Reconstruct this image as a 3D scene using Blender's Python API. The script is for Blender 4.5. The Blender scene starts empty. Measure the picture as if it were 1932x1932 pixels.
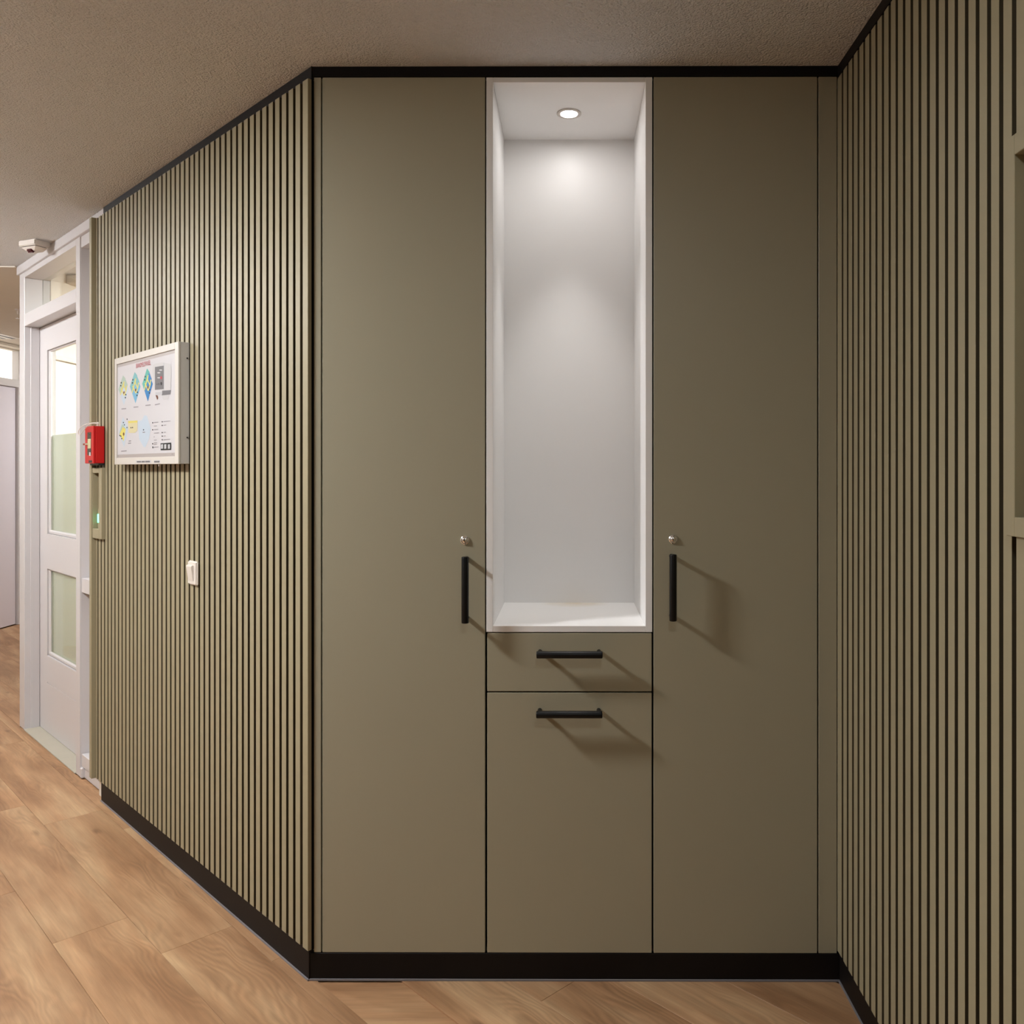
import bpy, bmesh, math, random
from mathutils import Matrix, Vector

random.seed(7)
scn = bpy.context.scene
COL = scn.collection

# ------------------------------------------------------------------ camera
F, CX, CY, W = 1600.0, 1068.0, 885.0, 1932.0     # focal length and principal point in photo pixels
CAM = Vector((0.0, 0.0, 1.40))
cam = bpy.data.cameras.new('camera')
cam.sensor_width = 36.0
cam.lens = F / W * 36.0
cam.shift_x = (W / 2 - CX) / W
cam.shift_y = (CY - W / 2) / W
cam.clip_start = 0.02
co = bpy.data.objects.new('camera', cam)
COL.objects.link(co)
co.location = CAM
co.rotation_euler = (math.radians(90), 0, 0)
scn.camera = co

# ------------------------------------------------------------------ world, exposure
wd = bpy.data.worlds.new('world'); scn.world = wd
wd.use_nodes = True
wd.node_tree.nodes['Background'].inputs[0].default_value = (0.6, 0.7, 0.9, 1)
wd.node_tree.nodes['Background'].inputs[1].default_value = 0.0
vs = scn.view_settings
vs.view_transform = 'Standard'; vs.look = 'None'; vs.gamma = 1.0
vs.use_curve_mapping = False
vs.exposure = 0.0
LAMP_MAIN, LAMP_NEAR, FILL_CORR, FILL_FAR, LAMP_ROOM, LAMP_NICHE = 285.0, 50.0, 140.0, 170.0, 800.0, 21.0
LIGHT_COL = (0.985, 0.99, 1.0)

# ------------------------------------------------------------------ frames (x right along the wall, y into the wall, z up)
D = 2.320
TH = 0.0035
CEIL = 2.502
M_CAB = Matrix.Translation((0, D, 0)) @ Matrix.Rotation(-TH, 4, 'Z')
r2 = math.sqrt(0.5)
M_LEFT = Matrix(((r2, r2, 0, 0), (-r2, r2, 0, 0), (0, 0, 1, 0), (0, 0, 0, 1)))
M_RIGHT = Matrix(((0, 1, 0, 0), (-1, 0, 0, 0), (0, 0, 1, 0), (0, 0, 0, 1)))
M_ID = Matrix.Identity(4)

def ray(M, px, py=CY):
    Mi = M.inverted()
    return Mi @ CAM, Mi.to_3x3() @ Vector(((px - CX) / F, 1.0, (CY - py) / F))
def hit(M, b, px, py=CY):                 # where a photo pixel meets the plane y = b of a frame
    o, d = ray(M, px, py); t = (b - o.y) / d.y
    return o.x + t * d.x, o.z + t * d.z
def depth_at(M, a, px):                   # depth of the point on the edge x = a seen at pixel column px
    o, d = ray(M, px); t = (a - o.x) / d.x
    return o.y + t * d.y

# ------------------------------------------------------------------ materials
def new_mat(name):
    m = bpy.data.materials.new(name); m.use_nodes = True
    nt = m.node_tree
    return m, nt, nt.nodes['Principled BSDF']
def srgb(r, g, b):
    f = lambda c: (c / 255 / 12.92) if c / 255 <= 0.04045 else ((c / 255 + 0.055) / 1.055) ** 2.4
    return (f(r), f(g), f(b), 1)
def add_bump(nt, bs, scale, strength, dist=0.001, detail=4, coord='Object', rough=0.5):
    tc = nt.nodes.new('ShaderNodeTexCoord')
    n = nt.nodes.new('ShaderNodeTexNoise'); n.inputs['Scale'].default_value = scale
    n.inputs['Detail'].default_value = detail; n.inputs['Roughness'].default_value = rough
    b = nt.nodes.new('ShaderNodeBump'); b.inputs['Strength'].default_value = strength
    b.inputs['Distance'].default_value = dist
    nt.links.new(tc.outputs[coord], n.inputs['Vector'])
    nt.links.new(n.outputs['Fac'], b.inputs['Height'])
    nt.links.new(b.outputs['Normal'], bs.inputs['Normal'])
    return tc, n
def plain(name, col, rough=0.5, metal=0.0, spec=0.5, var=0.0, vscale=3.0, bump=0.0, bscale=300):
    m, nt, bs = new_mat(name)
    bs.inputs['Base Color'].default_value = col
    bs.inputs['Roughness'].default_value = rough
    bs.inputs['Metallic'].default_value = metal
    bs.inputs['Specular IOR Level'].default_value = spec
    if bump:
        add_bump(nt, bs, bscale, bump)
    if var:
        tc = nt.nodes.new('ShaderNodeTexCoord'); n = nt.nodes.new('ShaderNodeTexNoise')
        n.inputs['Scale'].default_value = vscale; n.inputs['Detail'].default_value = 3
        mr = nt.nodes.new('ShaderNodeMapRange')
        mr.inputs['To Min'].default_value = 1 - var; mr.inputs['To Max'].default_value = 1 + var
        mx = nt.nodes.new('ShaderNodeMix'); mx.data_type = 'RGBA'; mx.blend_type = 'MULTIPLY'
        mx.inputs['Factor'].default_value = 1
        mx.inputs['A'].default_value = col
        nt.links.new(tc.outputs['Object'], n.inputs['Vector'])
        nt.links.new(n.outputs['Fac'], mr.inputs['Value'])
        nt.links.new(mr.outputs['Result'], mx.inputs['B'])
        nt.links.new(mx.outputs['Result'], bs.inputs['Base Color'])
    return m
def emit(name, col, s):
    m, nt, bs = new_mat(name)
    bs.inputs['Base Color'].default_value = (*col[:3], 1)
    bs.inputs['Emission Color'].default_value = (*col[:3], 1)
    bs.inputs['Emission Strength'].default_value = s
    return m

OLIVE = srgb(160, 154, 132)
M = {}
M['olive'] = plain('olive_laminate', OLIVE, 0.42, spec=0.4, var=0.03, vscale=2.0, bump=0.06, bscale=900)
M['slat'] = plain('olive_painted_slat', srgb(151, 142, 115), 0.5, spec=0.35, var=0.04, vscale=4.0, bump=0.1, bscale=500)
M['felt'] = plain('black_felt', srgb(20, 18, 14), 0.95, spec=0.1, bump=0.3, bscale=600)
M['black'] = plain('black_trim', srgb(17, 13, 12), 0.55, spec=0.2, bump=0.05, bscale=500)
M['carcass'] = plain('dark_carcass', srgb(18, 17, 15), 0.8, spec=0.2)
M['handle'] = plain('matt_black_metal', srgb(10, 10, 10), 0.42, spec=0.3)
M['white'] = plain('white_laminate', srgb(240, 239, 238), 0.4, spec=0.4, var=0.015, bump=0.03, bscale=400)
M['paint'] = plain('white_gloss_paint', srgb(204, 201, 202), 0.35, spec=0.5, var=0.015, bump=0.04, bscale=150)
M['lilac'] = plain('pale_lilac_door_paint', srgb(212, 207, 216), 0.4, spec=0.4, var=0.01)
M['plaster'] = plain('white_plaster', srgb(214, 206, 194), 0.85, spec=0.2, var=0.03, bump=0.25, bscale=120)
M['rearwall'] = plain('taupe_plaster', srgb(150, 142, 128), 0.85, spec=0.2, var=0.03, bump=0.2, bscale=120)
M['chrome'] = plain('chrome', (0.92, 0.90, 0.88, 1), 0.22, metal=1.0)
M['satin'] = plain('satin_nickel_ring', (0.60, 0.55, 0.51, 1), 0.45, metal=0.3)
M['seal'] = plain('grey_sealant', srgb(122, 119, 122), 0.5)
M['threshold'] = plain('grey_stone_threshold', srgb(176, 170, 154), 0.6, var=0.05, vscale=12)
M['red'] = plain('red_enamel', srgb(190, 20, 24), 0.32, spec=0.5)
M['panelwhite'] = plain('white_powder_coat', srgb(194, 189, 181), 0.45)
M['panelgrey'] = plain('grey_powder_coat', srgb(186, 184, 180), 0.5)
M['recess'] = plain('grey_aluminium_bezel', srgb(158, 150, 146), 0.5)
M['paper'] = plain('printed_paper', srgb(186, 184, 186), 0.6, spec=0.3)
M['plastic'] = plain('white_plastic', srgb(214, 207, 198), 0.35)
M['darkred'] = plain('dark_red_lens', srgb(70, 12, 18), 0.15)
M['dark'] = plain('dark_plastic', srgb(28, 27, 28), 0.45)
M['darkglass'] = plain('dark_glass', srgb(52, 46, 40), 0.08)
M['green'] = emit('green_indicator', (0.10, 1.0, 0.45), 7.0)
M['ledwhite'] = emit('downlight_lens', (1.0, 0.97, 0.95), 128.0)
M['lampmain'] = emit('main_lamp_opal', LIGHT_COL, LAMP_MAIN)
M['lampnear'] = emit('near_lamp_opal', (0.90, 0.97, 1.0), LAMP_NEAR)
M['fillcorr'] = emit('corridor_fill_opal', LIGHT_COL, FILL_CORR)
M['fillfar'] = emit('far_fill_opal', LIGHT_COL, FILL_FAR)
M['lamproom'] = emit('room_lamp_opal', (1.0, 0.98, 0.94), LAMP_ROOM)
M['litpane'] = emit('lit_transom_pane', (1.0, 0.95, 0.86), 1.15)

def ink(name, r, g, b):
    return plain('print_' + name, srgb(r * 0.83, g * 0.83, b * 0.83), 0.6, spec=0.3)
INK = {k: ink(k, *v) for k, v in dict(black=(20, 20, 22), grey=(165, 160, 165), light=(205, 205, 208), red=(206, 70, 78),
       yellow=(240, 226, 110), cream=(232, 222, 176), sage=(186, 206, 190), pale=(206, 222, 236), teal=(132, 196, 200),
       green=(96, 190, 176), sky=(122, 190, 226), blue=(44, 134, 200), brown=(112, 58, 30), darkgrey=(120, 118, 120), device=(216, 214, 214),
       crimson=(196, 60, 74), white=(228, 226, 226)).items()}

def glass_mat():
    m, nt, bs = new_mat('clear_glass')
    out = nt.nodes['Material Output']
    tr = nt.nodes.new('ShaderNodeBsdfTransparent'); tr.inputs[0].default_value = (0.95, 0.97, 0.95, 1)
    gl = nt.nodes.new('ShaderNodeBsdfGlossy'); gl.inputs['Roughness'].default_value = 0.03
    lw = nt.nodes.new('ShaderNodeLayerWeight'); lw.inputs[0].default_value = 0.5
    pw = nt.nodes.new('ShaderNodeMath'); pw.operation = 'POWER'; pw.inputs[1].default_value = 4.0
    fr = nt.nodes.new('ShaderNodeMath'); fr.operation = 'MULTIPLY_ADD'; fr.inputs[1].default_value = 0.5; fr.inputs[2].default_value = 0.03
    nt.links.new(lw.outputs['Facing'], pw.inputs[0]); nt.links.new(pw.outputs[0], fr.inputs[0])
    mx = nt.nodes.new('ShaderNodeMixShader')
    nt.links.new(fr.outputs[0], mx.inputs[0]); nt.links.new(tr.outputs[0], mx.inputs[1]); nt.links.new(gl.outputs[0], mx.inputs[2])
    nt.links.new(mx.outputs[0], out.inputs['Surface'])
    return m
def film_mat():
    m, nt, bs = new_mat('frosted_film')
    out = nt.nodes['Material Output']
    tl = nt.nodes.new('ShaderNodeBsdfTranslucent'); tl.inputs[0].default_value = (0.62, 0.63, 0.58, 1)
    df = nt.nodes.new('ShaderNodeBsdfDiffuse'); df.inputs[0].default_value = (0.58, 0.59, 0.55, 1)
    tp = nt.nodes.new('ShaderNodeBsdfTransparent'); tp.inputs[0].default_value = (0.80, 0.84, 0.74, 1)
    m1 = nt.nodes.new('ShaderNodeMixShader'); m1.inputs[0].default_value = 0.5
    m2 = nt.nodes.new('ShaderNodeMixShader'); m2.inputs[0].default_value = 0.22
    nt.links.new(df.outputs[0], m1.inputs[1]); nt.links.new(tl.outputs[0], m1.inputs[2])
    nt.links.new(m1.outputs[0], m2.inputs[1]); nt.links.new(tp.outputs[0], m2.inputs[2])
    nt.links.new(m2.outputs[0], out.inputs['Surface'])
    return m
M['glass'] = glass_mat(); M['film'] = film_mat()

def ceiling_mat():
    m, nt, bs = new_mat('stippled_ceiling_plaster')
    bs.inputs['Base Color'].default_value = srgb(236, 236, 236)
    bs.inputs['Roughness'].default_value = 0.9
    bs.inputs['Specular IOR Level'].default_value = 0.25
    tc = nt.nodes.new('ShaderNodeTexCoord')
    n1 = nt.nodes.new('ShaderNodeTexNoise'); n1.inputs['Scale'].default_value = 130; n1.inputs['Detail'].default_value = 5
    n1.inputs['Roughness'].default_value = 0.6
    v = nt.nodes.new('ShaderNodeTexVoronoi'); v.inputs['Scale'].default_value = 170
    mt = nt.nodes.new('ShaderNodeMath'); mt.operation = 'MULTIPLY_ADD'; mt.inputs[1].default_value = -0.6
    b = nt.nodes.new('ShaderNodeBump'); b.inputs['Strength'].default_value = 1.0; b.inputs['Distance'].default_value = 0.010
    for n in (n1, v): nt.links.new(tc.outputs['Object'], n.inputs['Vector'])
    nt.links.new(v.outputs['Distance'], mt.inputs[0]); nt.links.new(n1.outputs['Fac'], mt.inputs[2])
    nt.links.new(mt.outputs[0], b.inputs['Height']); nt.links.new(b.outputs['Normal'], bs.inputs['Normal'])
    return m
M['ceiling'] = ceiling_mat()

def wood_mat():
    m, nt, bs = new_mat('oak_vinyl_plank')
    N, Lk = nt.nodes, nt.links
    tc = N.new('ShaderNodeTexCoord'); oi = N.new('ShaderNodeObjectInfo')
    off = N.new('ShaderNodeVectorMath'); off.operation = 'MULTIPLY_ADD'
    off.inputs[1].default_value = (37.0, 91.0, 13.0)
    Lk.new(oi.outputs['Random'], off.inputs[0]); Lk.new(tc.outputs['Object'], off.inputs[2])
    # slow warp that makes the cathedral figure
    warp = N.new('ShaderNodeTexNoise'); warp.inputs['Scale'].default_value = 1.0; warp.inputs['Detail'].default_value = 2
    mpw = N.new('ShaderNodeMapping'); mpw.inputs['Scale'].default_value = (2.6, 9.0, 1)
    Lk.new(off.outputs[0], mpw.inputs['Vector']); Lk.new(mpw.outputs[0], warp.inputs['Vector'])
    mp = N.new('ShaderNodeMapping'); mp.inputs['Scale'].default_value = (1.2, 14.0, 1)
    Lk.new(off.outputs[0], mp.inputs['Vector'])
    add = N.new('ShaderNodeVectorMath'); add.operation = 'MULTIPLY_ADD'; add.inputs[1].default_value = (0.0, 3.2, 0)
    Lk.new(warp.outputs['Color'], add.inputs[0]); Lk.new(mp.outputs[0], add.inputs[2])
    rings = N.new('ShaderNodeTexWave'); rings.wave_type = 'BANDS'; rings.bands_direction = 'Y'
    rings.inputs['Scale'].default_value = 1.15; rings.inputs['Distortion'].default_value = 2.2; rings.inputs['Detail'].default_value = 3
    rings.inputs['Detail Scale'].default_value = 1.5
    Lk.new(add.outputs[0], rings.inputs['Vector'])
    fine = N.new('ShaderNodeTexNoise'); fine.inputs['Scale'].default_value = 1.0; fine.inputs['Detail'].default_value = 6
    fine.inputs['Roughness'].default_value = 0.65
    mpf = N.new('ShaderNodeMapping'); mpf.inputs['Scale'].default_value = (7.0, 150.0, 1)
    Lk.new(off.outputs[0], mpf.inputs['Vector']); Lk.new(mpf.outputs[0], fine.inputs['Vector'])
    cloud = N.new('ShaderNodeTexNoise'); cloud.inputs['Scale'].default_value = 1.0; cloud.inputs['Detail'].default_value = 3
    mpc = N.new('ShaderNodeMapping'); mpc.inputs['Scale'].default_value = (2.2, 11.0, 1)
    Lk.new(off.outputs[0], mpc.inputs['Vector']); Lk.new(mpc.outputs[0], cloud.inputs['Vector'])
    ramp = N.new('ShaderNodeValToRGB'); el = ramp.color_ramp.elements
    el[0].position = 0.30; el[0].color = srgb(150, 111, 78)
    el[1].position = 0.72; el[1].color = srgb(192, 158, 120)
    e = el.new(0.5); e.color = srgb(173, 134, 98)
    Lk.new(cloud.outputs['Fac'], ramp.inputs[0])
    # figure lines
    rr = N.new('ShaderNodeMapRange'); rr.inputs['To Min'].default_value = 0.85; rr.inputs['To Max'].default_value = 1.04
    msk = N.new('ShaderNodeTexNoise'); msk.inputs['Scale'].default_value = 1.0; msk.inputs['Detail'].default_value = 1
    mpm = N.new('ShaderNodeMapping'); mpm.inputs['Scale'].default_value = (2.0, 5.0, 1); mpm.inputs['Location'].default_value = (5.3, 2.1, 0)
    Lk.new(off.outputs[0], mpm.inputs['Vector']); Lk.new(mpm.outputs[0], msk.inputs['Vector'])
    mk0 = N.new('ShaderNodeMapRange'); mk0.inputs['From Min'].default_value = 0.44; mk0.inputs['From Max'].default_value = 0.60
    Lk.new(msk.outputs['Fac'], mk0.inputs['Value'])
    mixr = N.new('ShaderNodeMix'); mixr.data_type = 'FLOAT'; mixr.inputs['A'].default_value = 0.7
    Lk.new(mk0.outputs[0], mixr.inputs['Factor']); Lk.new(rings.outputs['Fac'], mixr.inputs['B'])
    Lk.new(mixr.outputs['Result'], rr.inputs['Value'])
    stk = N.new('ShaderNodeTexNoise'); stk.inputs['Scale'].default_value = 1.0; stk.inputs['Detail'].default_value = 4
    mps = N.new('ShaderNodeMapping'); mps.inputs['Scale'].default_value = (2.0, 34.0, 1)
    stw = N.new('ShaderNodeVectorMath'); stw.operation = 'MULTIPLY_ADD'; stw.inputs[1].default_value = (0.0, 1.6, 0)
    Lk.new(off.outputs[0], mps.inputs['Vector']); Lk.new(warp.outputs['Color'], stw.inputs[0]); Lk.new(mps.outputs[0], stw.inputs[2])
    Lk.new(stw.outputs[0], stk.inputs['Vector'])
    sr = N.new('ShaderNodeMapRange'); sr.inputs['From Min'].default_value = 0.3; sr.inputs['From Max'].default_value = 0.7
    sr.inputs['To Min'].default_value = 0.86; sr.inputs['To Max'].default_value = 1.08
    Lk.new(stk.outputs['Fac'], sr.inputs['Value'])
    fr = N.new('ShaderNodeMapRange'); fr.inputs['From Min'].default_value = 0.25; fr.inputs['From Max'].default_value = 0.75
    fr.inputs['To Min'].default_value = 0.84; fr.inputs['To Max'].default_value = 1.10
    Lk.new(fine.outputs['Fac'], fr.inputs['Value'])
    pr = N.new('ShaderNodeMapRange'); pr.inputs['To Min'].default_value = 0.93; pr.inputs['To Max'].default_value = 1.06
    Lk.new(oi.outputs['Random'], pr.inputs['Value'])
    m1 = N.new('ShaderNodeMath'); m1.operation = 'MULTIPLY'; m2 = N.new('ShaderNodeMath'); m2.operation = 'MULTIPLY'
    Lk.new(rr.outputs[0], m1.inputs[0]); Lk.new(fr.outputs[0], m1.inputs[1])
    m3 = N.new('ShaderNodeMath'); m3.operation = 'MULTIPLY'
    Lk.new(m1.outputs[0], m3.inputs[0]); Lk.new(sr.outputs[0], m3.inputs[1])
    Lk.new(m3.outputs[0], m2.inputs[0]); Lk.new(pr.outputs[0], m2.inputs[1])
    mx = N.new('ShaderNodeMix'); mx.data_type = 'RGBA'; mx.blend_type = 'MULTIPLY'; mx.inputs['Factor'].default_value = 1
    Lk.new(ramp.outputs[0], mx.inputs['A']); Lk.new(m2.outputs[0], mx.inputs['B'])
    # knots and short dark checks
    kn = N.new('ShaderNodeTexVoronoi'); kn.inputs['Scale'].default_value = 1.0
    mpk = N.new('ShaderNodeMapping'); mpk.inputs['Scale'].default_value = (3.2, 7.5, 1)
    Lk.new(off.outputs[0], mpk.inputs['Vector'])
    addk = N.new('ShaderNodeVectorMath'); addk.operation = 'MULTIPLY_ADD'; addk.inputs[1].default_value = (0.25, 0.25, 0)
    Lk.new(fine.outputs['Color'], addk.inputs[0]); Lk.new(mpk.outputs[0], addk.inputs[2])
    Lk.new(addk.outputs[0], kn.inputs['Vector'])
    kr = N.new('ShaderNodeMapRange'); kr.inputs['From Min'].default_value = 0.03; kr.inputs['From Max'].default_value = 0.13
    kr.inputs['To Min'].default_value = 0.55; kr.inputs['To Max'].default_value = 0.0
    Lk.new(kn.outputs['Distance'], kr.inputs['Value'])
    mk = N.new('ShaderNodeMix'); mk.data_type = 'RGBA'
    mk.inputs['B'].default_value = srgb(92, 62, 42)
    Lk.new(kr.outputs[0], mk.inputs['Factor']); Lk.new(mx.outputs['Result'], mk.inputs['A'])
    Lk.new(mk.outputs['Result'], bs.inputs['Base Color'])
    bs.inputs['Roughness'].default_value = 0.48
    bs.inputs['Specular IOR Level'].default_value = 0.35
    b = N.new('ShaderNodeBump'); b.inputs['Strength'].default_value = 0.12; b.inputs['Distance'].default_value = 0.0006
    Lk.new(fine.outputs['Fac'], b.inputs['Height']); Lk.new(b.outputs['Normal'], bs.inputs['Normal'])
    return m
M['wood'] = wood_mat()

def stained_mat():
    # the white bottom board of the niche carries a faint yellow stain
    m, nt, bs = new_mat('stained_white_laminate')
    tc = nt.nodes.new('ShaderNodeTexCoord'); mp = nt.nodes.new('ShaderNodeMapping')
    mp.inputs['Location'].default_value = (-0.02 * 9, -0.17 * 14, 0); mp.inputs['Scale'].default_value = (9, 14, 1)
    g = nt.nodes.new('ShaderNodeTexGradient'); g.gradient_type = 'SPHERICAL'
    n = nt.nodes.new('ShaderNodeTexNoise'); n.inputs['Scale'].default_value = 14
    mu = nt.nodes.new('ShaderNodeMath'); mu.operation = 'MULTIPLY'
    mx = nt.nodes.new('ShaderNodeMix'); mx.data_type = 'RGBA'
    mx.inputs['A'].default_value = srgb(240, 238, 236); mx.inputs['B'].default_value = srgb(206, 176, 112)
    nt.links.new(tc.outputs['Object'], mp.inputs['Vector']); nt.links.new(mp.outputs[0], g.inputs['Vector'])
    nt.links.new(tc.outputs['Object'], n.inputs['Vector'])
    nt.links.new(g.outputs['Fac'], mu.inputs[0]); nt.links.new(n.outputs['Fac'], mu.inputs[1])
    nt.links.new(mu.outputs[0], mx.inputs['Factor']); nt.links.new(mx.outputs['Result'], bs.inputs['Base Color'])
    bs.inputs['Roughness'].default_value = 0.4
    return m
M['stained'] = stained_mat()

# ------------------------------------------------------------------ mesh helpers
def mesh_obj(name, bm, mat, parent=None, M4=None, smooth=False):
    bmesh.ops.recalc_face_normals(bm, faces=bm.faces)
    me = bpy.data.meshes.new(name); bm.to_mesh(me); bm.free()
    if mat: me.materials.append(mat)
    if smooth:
        for p in me.polygons: p.use_smooth = True
    o = bpy.data.objects.new(name, me); COL.objects.link(o)
    if parent is not None: o.parent = parent
    elif M4 is not None: o.matrix_world = M4
    return o
def tag(o, label=None, cat=None, group=None, kind=None):
    if label: o['label'] = label
    if cat: o['category'] = cat
    if group: o['group'] = group
    if kind: o['kind'] = kind
    return o
def empty(name, M4, base, label=None, cat=None, group=None, kind=None):
    o = bpy.data.objects.new(name, None); COL.objects.link(o)
    o.empty_display_size = 0.05
    o.matrix_world = M4 @ Matrix.Translation(base)
    o['_b'] = tuple(base)
    return tag(o, label, cat, group, kind)
def bmbox(bm, x0, x1, y0, y1, z0, z1, bev=0.0, seg=1):
    n0 = len(bm.verts)
    vs_ = [bm.verts.new((x, y, z)) for x in (x0, x1) for y in (y0, y1) for z in (z0, z1)]
    fs = [(0, 1, 3, 2), (4, 6, 7, 5), (0, 4, 5, 1), (2, 3, 7, 6), (0, 2, 6, 4), (1, 5, 7, 3)]
    faces = [bm.faces.new([vs_[i] for i in f]) for f in fs]
    if bev:
        es = list({e for f in faces for e in f.edges})
        bmesh.ops.bevel(bm, geom=es, offset=bev, segments=seg, affect='EDGES', clamp_overlap=True)
    return bm
def _off(parent):
    return Vector(parent['_b']) if parent is not None and '_b' in parent else Vector((0, 0, 0))
def box(name, mat, b6, parent=None, M4=M_ID, bev=0.0, seg=1):
    """box in frame coordinates; top-level boxes get their origin at the middle of the base"""
    x0, x1, y0, y1, z0, z1 = b6
    if x0 > x1: x0, x1 = x1, x0
    if z0 > z1: z0, z1 = z1, z0
    if parent is None:
        b = Vector(((x0 + x1) / 2, (y0 + y1) / 2, z0))
    else:
        b = _off(parent)
    bm = bmbox(bmesh.new(), x0 - b.x, x1 - b.x, y0 - b.y, y1 - b.y, z0 - b.z, z1 - b.z, bev, seg)
    o = mesh_obj(name, bm, mat, parent, M4 @ Matrix.Translation(b))
    if parent is not None: o['_b'] = tuple(b)
    return o
def bmcyl(bm, p0, p1, r0, r1=None, seg=20, bev=0.0, bseg=2):
    p0, p1 = Vector(p0), Vector(p1); r1 = r0 if r1 is None else r1
    d = p1 - p0; L = d.length
    rot = d.to_track_quat('Z', 'Y').to_matrix().to_4x4()
    prof = [(r0, 0), (r1, L)]
    if bev:
        prof = []
        for k in range(bseg + 1):
            a = math.pi / 2 * k / bseg
            prof.append((r0 - bev + bev * math.sin(a), bev - bev * math.cos(a)))
        for k in range(bseg + 1):
            a = math.pi / 2 * k / bseg
            prof.append((r1 - bev + bev * math.cos(a), L - bev + bev * math.sin(a)))
    lathe(bm, prof, Matrix.Translation(p0) @ rot, seg)
    return bm
def lathe(bm, prof, T=M_ID, seg=24, caps=True):
    rings = []
    for r, z in prof:
        rings.append([bm.verts.new(T @ Vector((r * math.cos(2 * math.pi * i / seg), r * math.sin(2 * math.pi * i / seg), z))) for i in range(seg)])
    for a, b in zip(rings, rings[1:]):
        for i in range(seg):
            bm.faces.new((a[i], a[(i + 1) % seg], b[(i + 1) % seg], b[i]))
    if caps:
        bm.faces.new(rings[0]); bm.faces.new(rings[-1])
    return bm
def auto_smooth(o, ang=0.6):
    me = o.data
    for p in me.polygons: p.use_smooth = True
    bm = bmesh.new(); bm.from_mesh(me)
    for e in bm.edges:
        e.smooth = not (len(e.link_faces) == 2 and e.calc_face_angle(0) > ang)
    bm.to_mesh(me); bm.free()
    return o
def shift(bm, parent):
    bmesh.ops.translate(bm, verts=bm.verts, vec=-_off(parent)); return bm
def prism(bm, pts, y0, y1):
    """polygon in (x, z) extruded between depths y0 and y1"""
    a = [bm.verts.new((x, y0, z)) for x, z in pts]; b = [bm.verts.new((x, y1, z)) for x, z in pts]
    bm.faces.new(a); bm.faces.new(b[::-1])
    n = len(pts)
    for i in range(n):
        bm.faces.new((a[i], b[i], b[(i + 1) % n], a[(i + 1) % n]))
    return bm

# ================================================================== the setting
XL, XR, YB, YF = -4.94, 0.741, -3.2, 9.0
CORNER_Y = 4.60
# floor slab with planks
floor = box('floor', M['wood'], (XL - 0.1, 1.0, YB, YF, -0.12, -0.0045))
tag(floor, kind='structure')
PW, PL_, W0 = 0.2085, 1.25, 0.697
joints = {0: 2.84, 1: 2.56, 2: 2.298, 4: 1.624}
def clip(poly, nx, ny, c):            # keep nx*x + ny*y <= c
    out = []
    for i in range(len(poly)):
        p, q = poly[i], poly[(i + 1) % len(poly)]
        dp, dq = nx * p[0] + ny * p[1] - c, nx * q[0] + ny * q[1] - c
        if dp <= 0: out.append(p)
        if dp * dq < 0:
            t = dp / (dp - dq); out.append((p[0] + t * (q[0] - p[0]), p[1] + t * (q[1] - p[1])))
    return out
def w2(a, b): return (r2 * (a + b), r2 * (-a + b))
def plank_mesh(poly):
    bm = bmesh.new()
    a = [bm.verts.new((x, y, 0.0)) for x, y in poly]; b = [bm.verts.new((x, y, -0.0045)) for x, y in poly]
    top = bm.faces.new(a); bm.faces.new(b[::-1]); n = len(poly)
    for i in range(n): bm.faces.new((a[i], b[i], b[(i + 1) % n], a[(i + 1) % n]))
    bmesh.ops.bevel(bm, geom=list(top.edges), offset=0.0006, segments=1, affect='EDGES')
    bmesh.ops.recalc_face_normals(bm, faces=bm.faces)
    me = bpy.data.meshes.new('plank'); bm.to_mesh(me); bm.free(); me.materials.append(M['wood'])
    return me
g = 0.0004
full = plank_mesh([(g, g), (PL_ - g, g), (PL_ - g, PW - g), (g, PW - g)])
for k in range(-13, 12):
    j0 = joints.get(k, random.uniform(1.5, 2.75))
    b0 = W0 + PW * k
    for n in range(-4, 6):
        a0 = -(j0 + PL_ * (n + 1))                       # local x runs towards the viewer's right
        poly = [w2(a0 + g, b0 + g), w2(a0 + PL_ - g, b0 + g), w2(a0 + PL_ - g, b0 + PW - g), w2(a0 + g, b0 + PW - g)]
        c = poly
        if b0 < 1.12: cl = [(1, 0, XR + 0.01), (-1, 0, -XL), (0, -1, 0.2), (0, 1, 8.6)]
        else: cl = [(1, 0, XR + 0.01), (-1, 0, 0.72), (0, -1, 0.2), (0, 1, D + 0.02)]
        if b0 < 1.12 and b0 + PW > 1.15: cl.append((0.7071, 0.7071, 1.16))
        regions = [cl]
        if b0 > 0.9: regions.append([(1, 0, -2.97), (-1, 0, -XL), (-0.7071, -0.7071, -1.161), (0, 1, 8.6), (0, -1, -4.3)])
        for cl in regions:
            c = poly
            for h in cl:
                c = clip(c, *h)
                if len(c) < 3: break
            if len(c) < 3: continue
            ar = abs(sum(c[i][0] * c[(i + 1) % len(c)][1] - c[(i + 1) % len(c)][0] * c[i][1] for i in range(len(c)))) / 2
            if ar < 0.002: continue
            T = M_LEFT @ Matrix.Translation((a0, b0, 0))
            if ar > PW * PL_ * 0.985:
                me = full
            else:
                Ti = T.inverted()
                me = plank_mesh([((Ti @ Vector((x, y, 0))).x, (Ti @ Vector((x, y, 0))).y) for x, y in c])
            o = bpy.data.objects.new('plank', me); COL.objects.link(o)
            o.parent = floor; o.matrix_parent_inverse = floor.matrix_world.inverted(); o.matrix_world = T

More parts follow.
